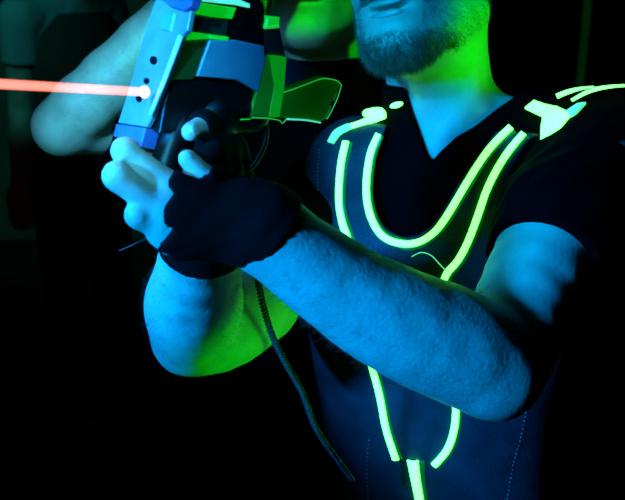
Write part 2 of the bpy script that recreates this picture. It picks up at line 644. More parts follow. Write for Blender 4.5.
# neck opening of the shirt, traced on the chest from the collar points
OPEN = [(403, 50), (401, 74), (411, 108), (427, 154), (433, 160), (440, 152), (455, 138), (475, 126), (498, 108), (520, 93), (545, 78), (545, 40)]


def opening(p, pts):
    px, py, d = project(p)
    return poly_sdf(px, py, pts) * d / FPX


def trunk(p):
    return smin(torso_all(p), neck_sdf(p), .035)


def shirt_sdf(p):
    d = trunk(p) - .007 - .0026 * noise3(p, 55, 8)
    d = smin(d, sleeve(p, L_ARM, .56, .010, 3), .015)
    d = smin(d, sleeve(p, R_ARM, .62, .011, 4), .015)
    d = np.maximum(d, float(N0[2]) - .60 - p[:, 2])
    op = opening(p, OPEN)
    px, py, dep = project(p)
    op = np.maximum(op, dep - 1.12)
    d = -smin(-d, op, .004)
    return np.maximum(d, p[:, 2] - float(N0[2]) - .075)


vs, fs = surface(shirt_sdf, (-.27, .62, N0[2] - .63), (.47, 1.30, 1.60), .003)
shirt = link('shirt', vs, fs, 'shirt', body)
shirt['label'] = 'black short-sleeved shirt'

VO = [(412, 60), (402, 96), (392, 116), (384, 135), (377, 158), (373, 190), (377, 214), (388, 229), (403, 237), (418, 235), (431, 226), (444, 208), (462, 177), (479, 152), (494, 134), (510, 116), (530, 100), (552, 84), (560, 60)]


def vest_base(p):
    d = trunk(p) - .016 - .0022 * noise3(p, 38, 12)
    cap = smin(ell(p, SHL + np.array([0, 0, .012]), (.070, .070, .068)), ell(p, SHRC + np.array([0, 0, .004]), (.058, .062, .060)), 0)
    return smin(d, cap, .03)


def vest_sdf(p):
    d = vest_base(p)
    for up, r, lim in ((L_ARM, .072, .0), (R_ARM, .066, .046)):
        a, b = up[0][0], up[-1][0]
        ba = b - a
        h = ((p - A(a)) @ A(ba)) / float(ba @ ba)
        q = p - A(a) - h[:, None] * A(ba)
        hole = np.maximum(np.sqrt((q * q).sum(1)) - r, (.14 - h) * float(np.linalg.norm(ba)))
        if lim:
            hole = np.maximum(hole, (p - A(a)) @ A(RT) + lim)
        d = -smin(-d, hole, .006)
    d = np.maximum(d, float(N0[2]) - .55 - p[:, 2])
    px, py, dep = project(p)
    d = -smin(-d, np.maximum(opening(p, VO), dep - 1.10), .004)
    return np.maximum(d, p[:, 2] - float(N0[2]) - .030)


vs, fs = surface(vest_sdf, (-.1, .72, N0[2] - .58), (.47, 1.30, 1.62), .003)
vest = link('vest', vs, fs, 'vest', body)
vest['label'] = 'dark padded game vest with glowing strips'
def on_vest(px, py):
    """where the line of sight meets the vest, and the vest's normal there"""
    o = np.array([0, 0, CAMZ])
    dr = P(px, py, 1.0) - o
    dr /= np.linalg.norm(dr)
    t = .75
    for _ in range(80):
        dd = float(vest_base((o + dr * t)[None].astype(np.float32))[0])
        if dd < 2e-4:
            break
        t += dd * .6
        if t > 1.6:
            return None, None
    q = o + dr * t
    e = .004
    pr = np.array([q + np.eye(3)[k] * s_ for k in range(3) for s_ in (e, -e)], dtype=np.float32)
    v = vest_base(pr)
    n = np.array([v[0] - v[1], v[2] - v[3], v[4] - v[5]], float)
    return q, n / np.linalg.norm(n)


def catmull(pts, n=8):
    pts = [np.array(p, float) for p in pts]
    pts = [2 * pts[0] - pts[1]] + pts + [2 * pts[-1] - pts[-2]]
    out = []
    for i in range(1, len(pts) - 2):
        a, b, c, d = pts[i - 1:i + 3]
        for k in range(n):
            t = k / n
            out.append(.5 * (2 * b + (c - a) * t + (2 * a - 5 * b + 4 * c - d) * t * t + (-a + 3 * b - 3 * c + d) * t ** 3))
    out.append(pts[-2])
    return np.array(out)


def tube(name, pts, radii, material, parent=None, sides=10, flat=1.0, nrm=None, twist=None):
    pts = np.array(pts, float)
    n = len(pts)
    radii = np.full(n, radii) if np.isscalar(radii) else np.array(radii)
    T = np.gradient(pts, axis=0)
    T /= np.linalg.norm(T, axis=1)[:, None]
    up = np.array([0, 0, 1.0]) if abs(T[0][2]) < .9 else np.array([1.0, 0, 0])
    verts, faces = [], []
    b = np.cross(T[0], up)
    for i in range(n):
        if nrm is not None:
            nn_ = nrm[i] - T[i] * (nrm[i] @ T[i])
            nn_ /= np.linalg.norm(nn_)
            b = np.cross(T[i], nn_)
        else:
            b = b - T[i] * (b @ T[i])
            b /= np.linalg.norm(b)
            nn_ = np.cross(b, T[i])
        for k in range(sides):
            a = 2 * math.pi * k / sides
            verts.append(pts[i] + (b * math.cos(a) + nn_ * math.sin(a) * flat) * radii[i])
    for i in range(n - 1):
        for k in range(sides):
            k2 = (k + 1) % sides
            faces.append([i * sides + k, i * sides + k2, (i + 1) * sides + k2, (i + 1) * sides + k])
    faces.append(list(range(sides))[::-1])
    faces.append([(n - 1) * sides + k for k in range(sides)])
    return link(name, verts, faces, material, parent)


def vest_strip(pxs, wpx, material='strip', name='light_strip', lift=.0012, n=8, flat=.55, halo=.55):
    c = catmull([(a, b, 0) for a, b in pxs], n)
    w = np.interp(np.linspace(0, 1, len(c)), np.linspace(0, 1, len(wpx)), wpx) if not np.isscalar(wpx) else np.full(len(c), wpx)
    pts, nr, rad = [], [], []
    for (a, b, _), ww in zip(c, w):
        h, nn_ = on_vest(a, b)
        if h is None:
            continue
        pts.append(h)
        nr.append(nn_)
        rad.append(ww / 2 / FPX * project(h)[2])
    pts, nr = np.array(pts), np.array(nr)
    if len(pts) < 3:
        print('strip missing', pxs)
        return
    for _ in range(5):
        pts[1:-1] = (pts[:-2] + 2 * pts[1:-1] + pts[2:]) / 4
        nr[1:-1] = (nr[:-2] + 2 * nr[1:-1] + nr[2:]) / 4
    nr /= np.linalg.norm(nr, axis=1)[:, None]
    pts = pts + nr * lift
    if halo and len(pts) > 4:
        T = np.gradient(pts, axis=0)
        T /= np.linalg.norm(T, axis=1)[:, None]
        sd = np.cross(T, nr)
        sd *= np.where(sd @ RT > 0, 1, -1)[:, None]
        o = tube(name, pts, rad, material, vest, 12, flat, nr)
        tube('halo', pts - nr * (lift + .0004) + sd * (np.array(rad) * halo)[:, None], np.array(rad) * 1.4, 'strip_halo', o, 10, .22, nr)  # green halo beside the strip, added as a dim glowing band
        return o
    return tube(name, pts, rad, material, vest, 12, flat, nr)


vest_strip([(346, 142), (341, 165), (339, 200), (343, 225), (349, 243), (357, 290), (364, 330), (371, 362), (380, 395), (386, 428), (396, 459)], 7.5)
vest_strip([(379, 134), (370, 155), (366, 190), (371, 218), (383, 237), (402, 244), (420, 242), (436, 231), (450, 211), (468, 180), (485, 154), (499, 138), (511, 127)], 7)
vest_strip([(524, 133), (505, 156), (488, 186), (478, 215), (469, 240), (458, 261), (445, 277), (440, 310), (447, 350), (454, 380), (456, 408), (454, 430), (447, 450), (434, 465)], 7)
vest_strip([(413, 460), (416, 480), (420, 502), (423, 530)], [12, 10, 9, 9])
vest_strip([(572, 101), (589, 92), (606, 88), (624, 86.5), (640, 87)], [4, 5.5, 4, 3], halo=0)
vest_strip([(557, 97), (570, 92), (583, 89), (594, 87.5)], [7, 6.5, 4, 1.5], halo=0)
vest_strip([(331, 143), (338, 133), (350, 127)], [9, 11, 10], 'strip_soft', 'light_panel', halo=0)
vest_strip([(345, 129), (360, 124), (374, 119), (385, 114)], [7, 8, 9, 10], 'strip', 'light_panel', halo=0)


def vest_patch(name, poly, material, lift=.003):
    """a raised glowing panel cut to an outline and laid on the vest"""
    poly = [np.array(p, float) for p in poly]
    ring = []
    for i in range(len(poly)):
        a, b = poly[i], poly[(i + 1) % len(poly)]
        k = max(1, int(np.linalg.norm(b - a) / 3))
        for j in range(k):
            ring.append(a + (b - a) * j / k)
    c = sum(ring) / len(ring)
    verts, faces = [], []
    levels = [(1.0, -.002), (1.0, lift * .6), (.9, lift), (.6, lift), (.3, lift)]
    last = None
    for s, l in levels:
        for r in ring:
            q = c + (r - c) * s
            h, nn_ = on_vest(*q)
            if h is None:
                h, nn_ = last
            last = (h, nn_)
            verts.append(h + nn_ * l)
    n = len(ring)
    for L in range(len(levels) - 1):
        for k in range(n):
            k2 = (k + 1) % n
            faces.append([L * n + k, L * n + k2, (L + 1) * n + k2, (L + 1) * n + k])
    h, nn_ = on_vest(*c)
    verts.append((h if h is not None else last[0]) + (nn_ if h is not None else last[1]) * lift)
    ci = len(verts) - 1
    for k in range(n):
        faces.append([(len(levels) - 1) * n + k, (len(levels) - 1) * n + (k + 1) % n, ci])
    return link(name, verts, faces, material, vest)


vest_patch('light_panel', [(525, 108), (534, 101), (546, 105), (557, 107), (566, 111), (571, 115), (560, 128), (551, 135), (541, 141), (541, 128), (543, 117), (535, 113)], 'strip')
vest_patch('light_panel', [(567, 111), (578, 104), (586, 103), (577, 113), (571, 117)], 'strip_soft')
def oval(cx, cy, a, b, r):
    return [(cx + a * math.cos(t) * math.cos(r) - b * math.sin(t) * math.sin(r), cy + a * math.cos(t) * math.sin(r) + b * math.sin(t) * math.cos(r)) for t in np.linspace(0, 2 * math.pi, 16, endpoint=False)]


vest_patch('light_dot', oval(372.5, 112, 10, 3.6, -.33), 'strip')
vest_patch('light_dot', oval(396.5, 105, 6, 2.8, -.33), 'strip')


def stitch_row(pxs, step=4.2, r=.0009):
    c = catmull([(a, b, 0) for a, b in pxs], 30)
    L = np.concatenate([[0], np.cumsum(np.linalg.norm(np.diff(c, axis=0), axis=1))])
    vs_, fs_ = [], []
    for s in np.arange(0, L[-1], step):
        a, b = np.interp(s, L, c[:, 0]), np.interp(s, L, c[:, 1])
        h, nn_ = on_vest(a, b)
        if h is None:
            continue
        k0 = len(vs_)
        for i in range(1, 4):
            th = math.pi * i / 4
            for j in range(6):
                ph = 2 * math.pi * j / 6
                vs_.append(h + nn_ * .001 + r * np.array([math.sin(th) * math.cos(ph), math.sin(th) * math.sin(ph), math.cos(th)]))
        vs_.append(h + nn_ * .001 + np.array([0, 0, r]))
        vs_.append(h + nn_ * .001 - np.array([0, 0, r]))
        for i in range(2):
            for j in range(6):
                fs_.append([k0 + i * 6 + j, k0 + (i + 1) * 6 + j, k0 + (i + 1) * 6 + (j + 1) % 6, k0 + i * 6 + (j + 1) % 6])
        for j in range(6):
            fs_.append([k0 + 18, k0 + j, k0 + (j + 1) % 6])
            fs_.append([k0 + 19, k0 + 12 + (j + 1) % 6, k0 + 12 + j])
    if vs_:
        link('beaded_seam', vs_, fs_, 'cuff_line', vest)


stitch_row([(369, 440), (367, 470), (369, 505)])
stitch_row([(526, 408), (521, 435), (513, 465), (506, 505)])
stitch_row([(320, 150), (318, 185), (323, 222)], 3.6)
w = [on_vest(a, b) for a, b in catmull([(412, 257, 0), (422, 253, 0), (432, 256, 0), (440, 264, 0), (446, 270, 0)], 5)[:, :2]]
w = [(h + n_ * .003) for h, n_ in w if h is not None]
tube('loose_thread', w, .0005, 'strip_soft', vest, 6)

# trousers, shoes
vs, fs = surface(lambda p: np.maximum(np.maximum(smin(legs_sdf(p), torso_sdf(p, N0, YAW, SECS), .05) - .012 - .004 * noise3(p, 30, 4), p[:, 2] - float(N0[2]) + .50), .10 - p[:, 2]),
                 (-.15, .8, .05), (.5, 1.35, N0[2] - .45), .006)
link('trousers', vs, fs, 'trousers', body)
for hip, knee, ank in LEGS:
    def shoe(p, ank=ank):
        d = smin(rc(p, ank - np.array([0, 0, .042]), ank + FW * .16 - np.array([0, 0, .055]), .048, .038), rc(p, ank, ank + np.array([0, 0, .03]), .05, .05), .02)
        return np.maximum(d, .002 - p[:, 2])
    vs, fs = surface(shoe, ank - np.array([.22, .26, .10]), ank + np.array([.22, .2, .10]), .005)
    link('shoe', vs, fs, 'shoe', body)


# fingerless gloves
def glove_sdf(p, H, wrist, wr, fore, cuff, fcut):
    d = hand_sdf(p, H, wrist, wr)
    a, b = fore[-2][0], fore[-1][0]
    d = smin(d, rc(p, wrist + (a - b) / np.linalg.norm(a - b) * cuff, wrist, wr + .004, wr + .001), .02)
    d = d - .0030 - .0010 * noise3(p, 120, 6)
    ax = (a - b) / np.linalg.norm(a - b)
    d = np.maximum(d, ((p - A(wrist)) @ A(ax)) - cuff + .002 * noise3(p, 60, 9))
    for nm, pts in H.items():
        m0, m1 = (P(*pts[0]), P(*pts[1])) if nm != 'thumb' else (P(*pts[1]), P(*pts[2]))
        f = fcut[nm]
        e = [(P(*q), r + .0075) for q, r in zip(pts, RAD[nm])]
        cutp = m0 + (m1 - m0) * f
        dn = (m1 - m0) / np.linalg.norm(m1 - m0)
        if nm == 'thumb':
            tail = [(cutp, .0125), (e[2][0], .0125)]
        else:
            tail = [(cutp + dn * e[0][1] * .0, e[0][1])] + e[1:]
        hole = chain(p, tail, 0)
        hole = np.maximum(hole, -((p - A(cutp)) @ A(dn))) if nm != 'thumb' and f < .95 else hole
        if f < 5:
            d = -smin(-d, hole, .003)
    return d


# the fold-back part of each finger passes behind the cut plane, so free the whole far side too
def left_glove(p):
    d = glove_sdf(p, LH, WRL, .029, L_FORE, .012, dict(index=.16, middle=.10, ring=.10, pinky=.3, thumb=.45))
    for nm in ('index', 'middle', 'ring', 'pinky'):
        pts = LH[nm]
        d = -smin(-d, chain(p, [(P(*pts[1]), .017), (P(*pts[2]), .016), (P(*pts[3]), .014)], 0), .001)
    return d


vs, fs = surface(left_glove, np.min([P(100, 240, .64), P(290, 130, .76)], 0) - .05, np.max([P(100, 240, .64), P(290, 130, .76)], 0) + .05, .0025)
gl = link('glove', vs, fs, 'glove', body)
gl['label'] = 'black fingerless glove on the crossing arm'


def right_glove(p):
    d = hand_sdf(p, RH, WRR, .030)
    a, b = R_FORE[-2][0], R_FORE[-1][0]
    ax = (a - b) / np.linalg.norm(a - b)
    d = smin(d, rc(p, WRR + ax * .03, WRR, .038, .034), .02) - .0032 - .001 * noise3(p, 120, 7)
    d = np.maximum(d, ((p - A(WRR)) @ A(ax)) - .03 + .002 * noise3(p, 60, 9))
    tip, dip = P(*RH['index'][3]), P(*RH['index'][2])
    d = -smin(-d, rc(p, tip + (dip - tip) * .1, tip, .014, .016), .001)
    return d


vs, fs = surface(right_glove, np.min([P(150, 270, .64), P(260, 110, .80)], 0) - .05, np.max([P(150, 270, .64), P(260, 110, .80)], 0) + .05, .0025)
gr = link('glove', vs, fs, 'glove', body)
tube('glove_strap', catmull([P(164, 226, .74), P(152, 235, .735), P(137, 243, .73), P(119, 251, .73)], 6), .0008, 'cord', gr, 6)

for gpt, hp, lift in ((P(*RH['index'][3]), P(*RH['index'][2]), Dv(.25, -.9, -.1)), (P(*LH['thumb'][2]), P(*LH['thumb'][1]), Dv(-.1, -.95, .1))):
    ax = (gpt - hp) / np.linalg.norm(gpt - hp)
    lf = lift - ax * (lift @ ax)
    lf /= np.linalg.norm(lf)
    Rn = np.stack([np.cross(ax, lf), lf, ax])
    cn = gpt + lf * .0062 + ax * .002
    vs, fs = surface(lambda p: ell(p, cn, (.0050, .0018, .0060), Rn), cn - .01, cn + .01, .0009)
    link('fingernail', vs, fs, 'nail', body)
# =================================================================== PHASER
GU = Dv(.78, .61, -.10)
gv = Dv(.25, -.16, .95)
gv = gv - GU * (gv @ GU)
GV = gv / np.linalg.norm(gv)
GW = np.cross(GU, GV)
camw = np.array([0, 0, CAMZ])
G0 = P(163, 90, .66)
if (camw - G0) @ GW < 0:
    GW = -GW
phaser = empty('phaser', G0)
tag(phaser, 'laser tag phaser with pale front plate and green-lit casing held in gloved hands', 'phaser')


def on_plane(px, py, o, n):
    q = P(px, py, 1.0) - camw
    t = ((o - camw) @ n) / (q @ n)
    return camw + q * t


def prism(name, poly, mat_, n, o, w0, w1, parent=phaser, bevel=.0012, smooth=False):
    """outline on a plane through o with normal n, made solid from w0 to w1 along n"""
    pts = [on_plane(a, b, o, n) for a, b in poly]
    k = len(pts)
    c = sum(pts) / k
    verts = []
    for w_, s in ((w0, 1), (w1 - bevel, 1), (w1, None)):
        for p_ in pts:
            if s is None:
                d_ = c - p_
                p2 = p_ + d_ / np.linalg.norm(d_) * bevel
            else:
                p2 = p_
            verts.append(p2 + n * w_)
    faces = []
    for L in range(2):
        for i in range(k):
            j = (i + 1) % k
            faces.append([L * k + i, L * k + j, (L + 1) * k + j, (L + 1) * k + i])
    faces.append(list(range(k))[::-1])
    faces.append([2 * k + i for i in range(k)])
    o_ = link(name, verts, faces, mat_, parent, smooth)
    bm_fix(o_)
    return o_


import bmesh


def bm_fix(o):
    bm = bmesh.new()
    bm.from_mesh(o.data)
    bmesh.ops.recalc_face_normals(bm, faces=bm.faces)
    bm.to_mesh(o.data)
    bm.free()


def side(name, poly, mat_, w0, w1, **k):
    return prism(name, poly, mat_, GW, G0, w0, w1, **k)


def front(name, poly, mat_, w0, w1, **k):
    return prism(name, poly, mat_, -GU, G0, w0, w1, **k)


side('body_shell', [(186, -14), (250, -12), (266, 4), (268, 30), (270, 56), (262, 92), (254, 116), (240, 124), (205, 122), (176, 132), (161, 134), (165, 110), (180, 52)], 'black_plastic', -.054, -.003)
fp = front('front_plate', [(118, 123), (124, 104), (132, 78), (139, 52), (148, 20), (157, -4), (193, -4), (187, 30), (181, 38), (168, 74), (152, 116), (146, 127)], 'pale_plastic', -.004, .0, bevel=.001)
front('front_foot', [(117, 124), (146, 128), (141, 147), (114, 136)], 'blue_plastic', -.012, .001)
front('muzzle_cap', [(166, 2), (180, -16), (202, -14), (194, 8), (188, 12), (174, 8)], 'blue_plastic', -.004, .004)
front('recess_panel', [(165, 12), (176, 14), (172, 32), (162, 30)], 'label_plastic', -.002, .0016)
tube('bevel_strip', [on_plane(182.5, 36, G0, GU) - GU * .0012, on_plane(168, 76, G0, GU) - GU * .0012, on_plane(152.5, 115, G0, GU) - GU * .0012], .0022, 'bevel_plastic', phaser, 10)


def disc(name, cx, cy, r, mat_, depth=.003, w=.001):
    pl = [(cx + r * .8 * math.cos(t), cy + r * math.sin(t)) for t in np.linspace(0, 2 * math.pi, 20, endpoint=False)]
    return front(name, pl, mat_, -.003, w, bevel=.0003)


disc('sensor_hole', 154, 60.5, 4.4, 'black_plastic')
disc('sensor_hole', 147, 81, 3.2, 'black_plastic')
disc('sensor_hole', 139.5, 99, 3.4, 'black_plastic')
lens = P(144.5, 92, .655)
vs, fs = surface(lambda p: ell(p, lens, (.0042, .0042, .0048)), lens - .008, lens + .008, .0008)
link('laser_lens', vs, fs, 'laser_dot', phaser)

# green lit casing pieces along the side
side('top_rail', [(196, -4), (236, -2), (250, 4), (250, 8), (236, 5), (197, 1)], 'teal_edge', -.03, .001)
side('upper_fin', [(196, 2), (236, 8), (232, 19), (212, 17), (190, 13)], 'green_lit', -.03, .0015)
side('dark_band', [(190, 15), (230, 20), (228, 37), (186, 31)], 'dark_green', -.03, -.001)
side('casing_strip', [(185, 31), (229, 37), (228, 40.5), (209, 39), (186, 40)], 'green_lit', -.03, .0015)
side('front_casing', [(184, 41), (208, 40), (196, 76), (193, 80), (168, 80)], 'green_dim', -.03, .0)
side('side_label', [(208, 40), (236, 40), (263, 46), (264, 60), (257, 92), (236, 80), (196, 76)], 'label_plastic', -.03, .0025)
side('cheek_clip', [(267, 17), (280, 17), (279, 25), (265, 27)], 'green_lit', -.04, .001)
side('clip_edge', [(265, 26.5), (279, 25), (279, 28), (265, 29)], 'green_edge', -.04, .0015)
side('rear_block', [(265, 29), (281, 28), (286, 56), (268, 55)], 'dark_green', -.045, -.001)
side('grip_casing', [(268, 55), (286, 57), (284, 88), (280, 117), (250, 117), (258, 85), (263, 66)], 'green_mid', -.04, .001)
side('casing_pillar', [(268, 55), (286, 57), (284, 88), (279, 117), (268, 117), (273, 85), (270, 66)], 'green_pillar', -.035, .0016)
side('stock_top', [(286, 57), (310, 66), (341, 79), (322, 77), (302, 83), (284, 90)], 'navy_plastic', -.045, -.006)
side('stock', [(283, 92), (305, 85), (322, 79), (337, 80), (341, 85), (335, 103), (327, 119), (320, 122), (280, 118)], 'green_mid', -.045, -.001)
side('stock_screw', [(331, 101), (334, 101), (333, 106), (330, 106)], 'black_plastic', -.002, .0005, bevel=.0002)


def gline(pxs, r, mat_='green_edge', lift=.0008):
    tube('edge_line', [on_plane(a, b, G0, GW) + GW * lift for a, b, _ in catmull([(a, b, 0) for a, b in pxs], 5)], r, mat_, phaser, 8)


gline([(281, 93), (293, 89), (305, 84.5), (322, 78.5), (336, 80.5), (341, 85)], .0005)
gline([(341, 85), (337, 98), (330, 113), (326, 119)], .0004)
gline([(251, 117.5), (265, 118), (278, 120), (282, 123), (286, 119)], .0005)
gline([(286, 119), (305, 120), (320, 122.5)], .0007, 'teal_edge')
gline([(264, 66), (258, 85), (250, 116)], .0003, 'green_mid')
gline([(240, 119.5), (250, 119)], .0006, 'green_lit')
# grips and guard under the body
vs, fs = surface(lambda p: smin(smin(rc(p, P(214, 112, .705), P(203, 205, .715), .016, .014), rc(p, P(180, 126, .695), P(150, 215, .690), .014, .013), 0), rc(p, P(182, 124, .695), P(250, 112, .73), .013, .018), .01),
                 P(200, 165, .71) - .12, P(200, 165, .71) + .12, .003)
link('grip', vs, fs, 'black_plastic', phaser)
tube('trigger_guard', catmull([P(262, 118, .73), P(266, 132, .735), P(262, 150, .735), P(252, 166, .735), P(240, 172, .735)], 6), .0028, 'black_plastic', phaser, 10)

# coiled cord from phaser to vest
path = catmull([P(232, 212, .775), P(250, 252, .80), P(258, 282, .825), P(263, 305, .84), P(272, 335, .86), P(285, 362, .885), P(302, 392, .92), P(318, 432, .97), P(352, 480, 1.03)], 60)
T = np.gradient(path, axis=0)
T /= np.linalg.norm(T, axis=1)[:, None]
b = np.cross(T, np.array([0, 1.0, 0]))
b /= np.linalg.norm(b, axis=1)[:, None]
c_ = np.cross(T, b)
L = np.concatenate([[0], np.cumsum(np.linalg.norm(np.diff(path, axis=0), axis=1))])
ss = np.linspace(0, L[-1], int(L[-1] / .00045))
pp = np.stack([np.interp(ss, L, path[:, k]) for k in range(3)], 1)
bb = np.stack([np.interp(ss, L, b[:, k]) for k in range(3)], 1)
cc = np.stack([np.interp(ss, L, c_[:, k]) for k in range(3)], 1)
ph = ss / .0042 * 2 * math.pi
hel = pp + (bb * np.cos(ph)[:, None] + cc * np.sin(ph)[:, None]) * .0026
cord = tube('coiled_cord', hel, .0012, 'cord', None, 6)
tag(cord, 'thin dark coiled cord hanging between the phaser and the vest', 'cord')

# laser beam
b0, bd_ = lens, P(-160, 75, .60) - lens
b1 = b0 + bd_ * ((-3.19 - b0[0]) / bd_[0])
bt = np.concatenate([np.linspace(0, .12, 10), np.linspace(.2, 1, 8)])
beam = tube('laser_beam', [b0 + (b1 - b0) * t for t in bt], np.interp(bt, [0, .12], [.0034, .0050]), 'laser', None, 20)
tag(beam, 'red laser beam shooting left out of the phaser', 'laser beam')


# =================================================================== OTHER PLAYERS
def other_player(base, yaw, headO, F, U, arms, shirt_m, label, bbox, h=.005, with_vest=None, sleeves=(.5, .5), neck_r=.055, shirt_fold=.003):
    fw = np.array([math.sin(yaw), -math.cos(yaw), 0])
    rt = np.array([math.cos(yaw), math.sin(yaw), 0])
    R = head_frame(None, F, U)
    legs = []
    for s in (-1, 1):
        hip = base + rt * .085 * s + np.array([0, 0, -.60])
        knee = np.array([hip[0] + rt[0] * .03 * s, hip[1] - .02, .48])
        ank = np.array([knee[0] + rt[0] * .02 * s, knee[1] + .03, .09])
        legs.append((hip, knee, ank))

    def lg(p):
        d = None
        for hip, knee, ank in legs:
            e = chain(p, [(hip, .085), (knee, .055), (ank, .038)], .03)
            e = smin(rc(p, ank - np.array([0, 0, .045]), ank + fw * .15 - np.array([0, 0, .06]), .04, .028), e, .03)
            d = e if d is None else smin(d, e, .02)
        return np.maximum(d, .012 - p[:, 2])

    def ts(p):
        d = torso_sdf(p, base, yaw, SECS)
        for up, _, _ in arms:
            d = smin(d, rc(p, base, up[0][0], .05, .052), .05)
        return d

    def bd(p):
        d = smin(ts(p), lg(p), .05)
        d = smin(d, rc(p, headO - R[2] * .07 - R[1] * .02, base, neck_r, neck_r + .005), .03)
        d = smin(d, head_sdf(p, headO, R), .014)
        for up, fore, hand in arms:
            d = smin(d, arm_sdf(p, up, fore), .02)
            w_ = fore[-1][0]
            dr = w_ - fore[-2][0]
            dr /= np.linalg.norm(dr)
            sd = np.cross(dr, np.array([0, 1.0, 0.2]))
            sd /= np.linalg.norm(sd)
            cu = np.cross(sd, dr)
            hd = None
            for k, (o_, l_) in enumerate(((-.03, .034), (-.01, .040), (.01, .038), (.03, .030))):
                m0 = w_ + dr * .085 + sd * o_
                m1 = m0 + dr * l_ + cu * .008
                m2 = m1 + dr * l_ * .4 + cu * .022
                m3 = m2 - dr * l_ * .2 + cu * .02
                hd = rc(p, w_, m0, .018, .012) if hd is None else smin(hd, rc(p, w_, m0, .018, .012), .015)
                hd = smin(hd, chain(p, [(m0, .010), (m1, .0095), (m2, .0085), (m3, .0075)], .003), .003)
            t0 = w_ + dr * .03 - sd * .03
            hd = smin(hd, chain(p, [(w_, .016), (t0, .014), (t0 + dr * .03 - sd * .012 + cu * .01, .011), (t0 + dr * .045 + cu * .03, .009)], .004), .01)
            d = smin(d, hd, .015)
        return d + .0008 * noise3(p, 60, 2)
    v, f = surface(bd, bbox[0], bbox[1], h)
    o = link('person', v, f, 'skin')
    tag(o, label, 'person')

    def sh(p):
        d = smin(ts(p), np.maximum(rc(p, headO - R[2] * .07 - R[1] * .02, base, neck_r, neck_r + .005), p[:, 2] - float(base[2]) - .14), .03) - .008 - shirt_fold * noise3(p, 50, 21)
        for (up, _, _), t1 in zip(arms, sleeves):
            d = smin(d, sleeve(p, up, t1, .012, 5), .015)
        d = np.maximum(d, float(base[2]) - .60 - p[:, 2])
        return d
    vv, ff = surface(sh, bbox[0], bbox[1], max(h, .005))
    link('shirt', vv, ff, shirt_m, o)
    if with_vest:
        vv, ff = surface(lambda p: np.maximum(np.maximum(torso_sdf(p, base, yaw, SECS) - .02, float(base[2]) - .5 - p[:, 2]), p[:, 2] - float(base[2]) + .035), bbox[0], bbox[1], .007)
        link('vest', vv, ff, with_vest, o)
    vv, ff = surface(lambda p: np.maximum(np.maximum(smin(lg(p), torso_sdf(p, base, yaw, SECS), .05) - .013, p[:, 2] - float(base[2]) + .5), .09 - p[:, 2]), bbox[0], bbox[1], .008)
    link('trousers', vv, ff, with_vest or 'trousers', o)
    for hip, knee, ank in legs:
        vv, ff = surface(lambda p: np.maximum(rc(p, ank - np.array([0, 0, .042]), ank + fw * .16 - np.array([0, 0, .055]), .048, .038), .002 - p[:, 2]), ank - .24, ank + .24, .006)
        link('shoe', vv, ff, 'shoe', o)
    vv, ff = surface(lambda p: head_hair_sdf(p, headO, R), headO - .14, headO + .15, .005)
    link('hair', vv, ff, 'hair', o)
    for s in (-1, 1):
        c = headO + R[0] * .031 * s + R[1] * .078 + R[2] * .012
        vv, ff = surface(lambda p: ell(p, c, (.0125,) * 3), c - .02, c + .02, .003)
        link('eye', vv, ff, 'eye', o)
    return o, v, f


# second player close behind, arm raised on the left, cheek green
EL2 = P(61, 127, 1.13)
WR2 = P(196, -12, 1.08)
B2 = Cm(.04, 1.42, .18)
SH2 = B2 + np.array([-.14, -.02, .03])
SH2L = B2 + np.array([.155, .02, -.04])
up2 = [(SH2, .05), (SH2 * .5 + EL2 * .5, .043), (EL2, .035)]
fo2 = [(EL2, .036), (P(84, 105, 1.12), .0405), (P(112, 80, 1.11), .0405), (P(145, 44, 1.10), .035), (WR2, .027)]
elb = SH2L + np.array([.05, .03, -.28])
fo2l = [(elb, .036), (elb + np.array([-.02, -.05, -.12]), .036), (elb + np.array([-.03, -.08, -.24]), .026)]
H2 = P(316, -22, 1.24)
o2, v2, f2 = other_player(B2, math.radians(-8), H2, Dv(-.15, -.97, .05), Dv(0, 0, 1), [(up2, fo2, 1), ([(SH2L, .05), (elb, .038)], fo2l, 1)], 'shirt',
                          'player close behind the bearded one, bare forearm raised beside the phaser plate', ((-.50, .95, -.01), (.33, 1.90, 2.02)), .004, sleeves=(.84, .5))
VN2 = normals_of(v2, f2)
arm_hair(v2, VN2, [(EL2, WR2, .06)], 1800, o2, .008)

# third player, dim at the far left
B3 = P(66, 0, 2.7)
B3[2] = max(B3[2], 1.40)
SH3 = B3 + np.array([-.10, -.16, -.05])
el3 = SH3 + np.array([-.03, .02, -.29])
wr3 = el3 + np.array([.03, -.16, -.18])
SH3b = B3 + np.array([.10, .15, -.04])
el3b = SH3b + np.array([.02, -.08, -.27])
wr3b = el3b + np.array([0, -.22, -.05])
H3 = B3 + np.array([.0, -.03, .22])
other_player(B3, math.radians(55), H3, (.8, -.5, 0), (0, 0, 1),
             [([(SH3, .052), (el3, .04)], [(el3, .038), (el3 * .6 + wr3 * .4, .04), (wr3, .027)], 1), ([(SH3b, .05), (el3b, .038)], [(el3b, .038), (wr3b, .027)], 1)],
             'teal_shirt', 'dimly lit player in a teal shirt standing far back at the left edge', (B3 - np.array([.5, .6, B3[2] + .01]), B3 + np.array([.45, .5, .42])), .006, with_vest='dim_cloth', sleeves=(.45, .5))


# =================================================================== ARENA
def box(name, lo, hi, material, parent=None):
    lo, hi = np.array(lo), np.array(hi)
    v = [(x_, y_, z_) for x_ in (lo[0], hi[0]) for y_ in (lo[1], hi[1]) for z_ in (lo[2], hi[2])]
    f = [(0, 1, 3, 2), (4, 6, 7, 5), (0, 4, 5, 1), (2, 3, 7, 6), (0, 2, 6, 4), (1, 5, 7, 3)]
    o = link(name, v, f, material, parent, False)
    return o


def struct(o):
    o['kind'] = 'structure'
    return o


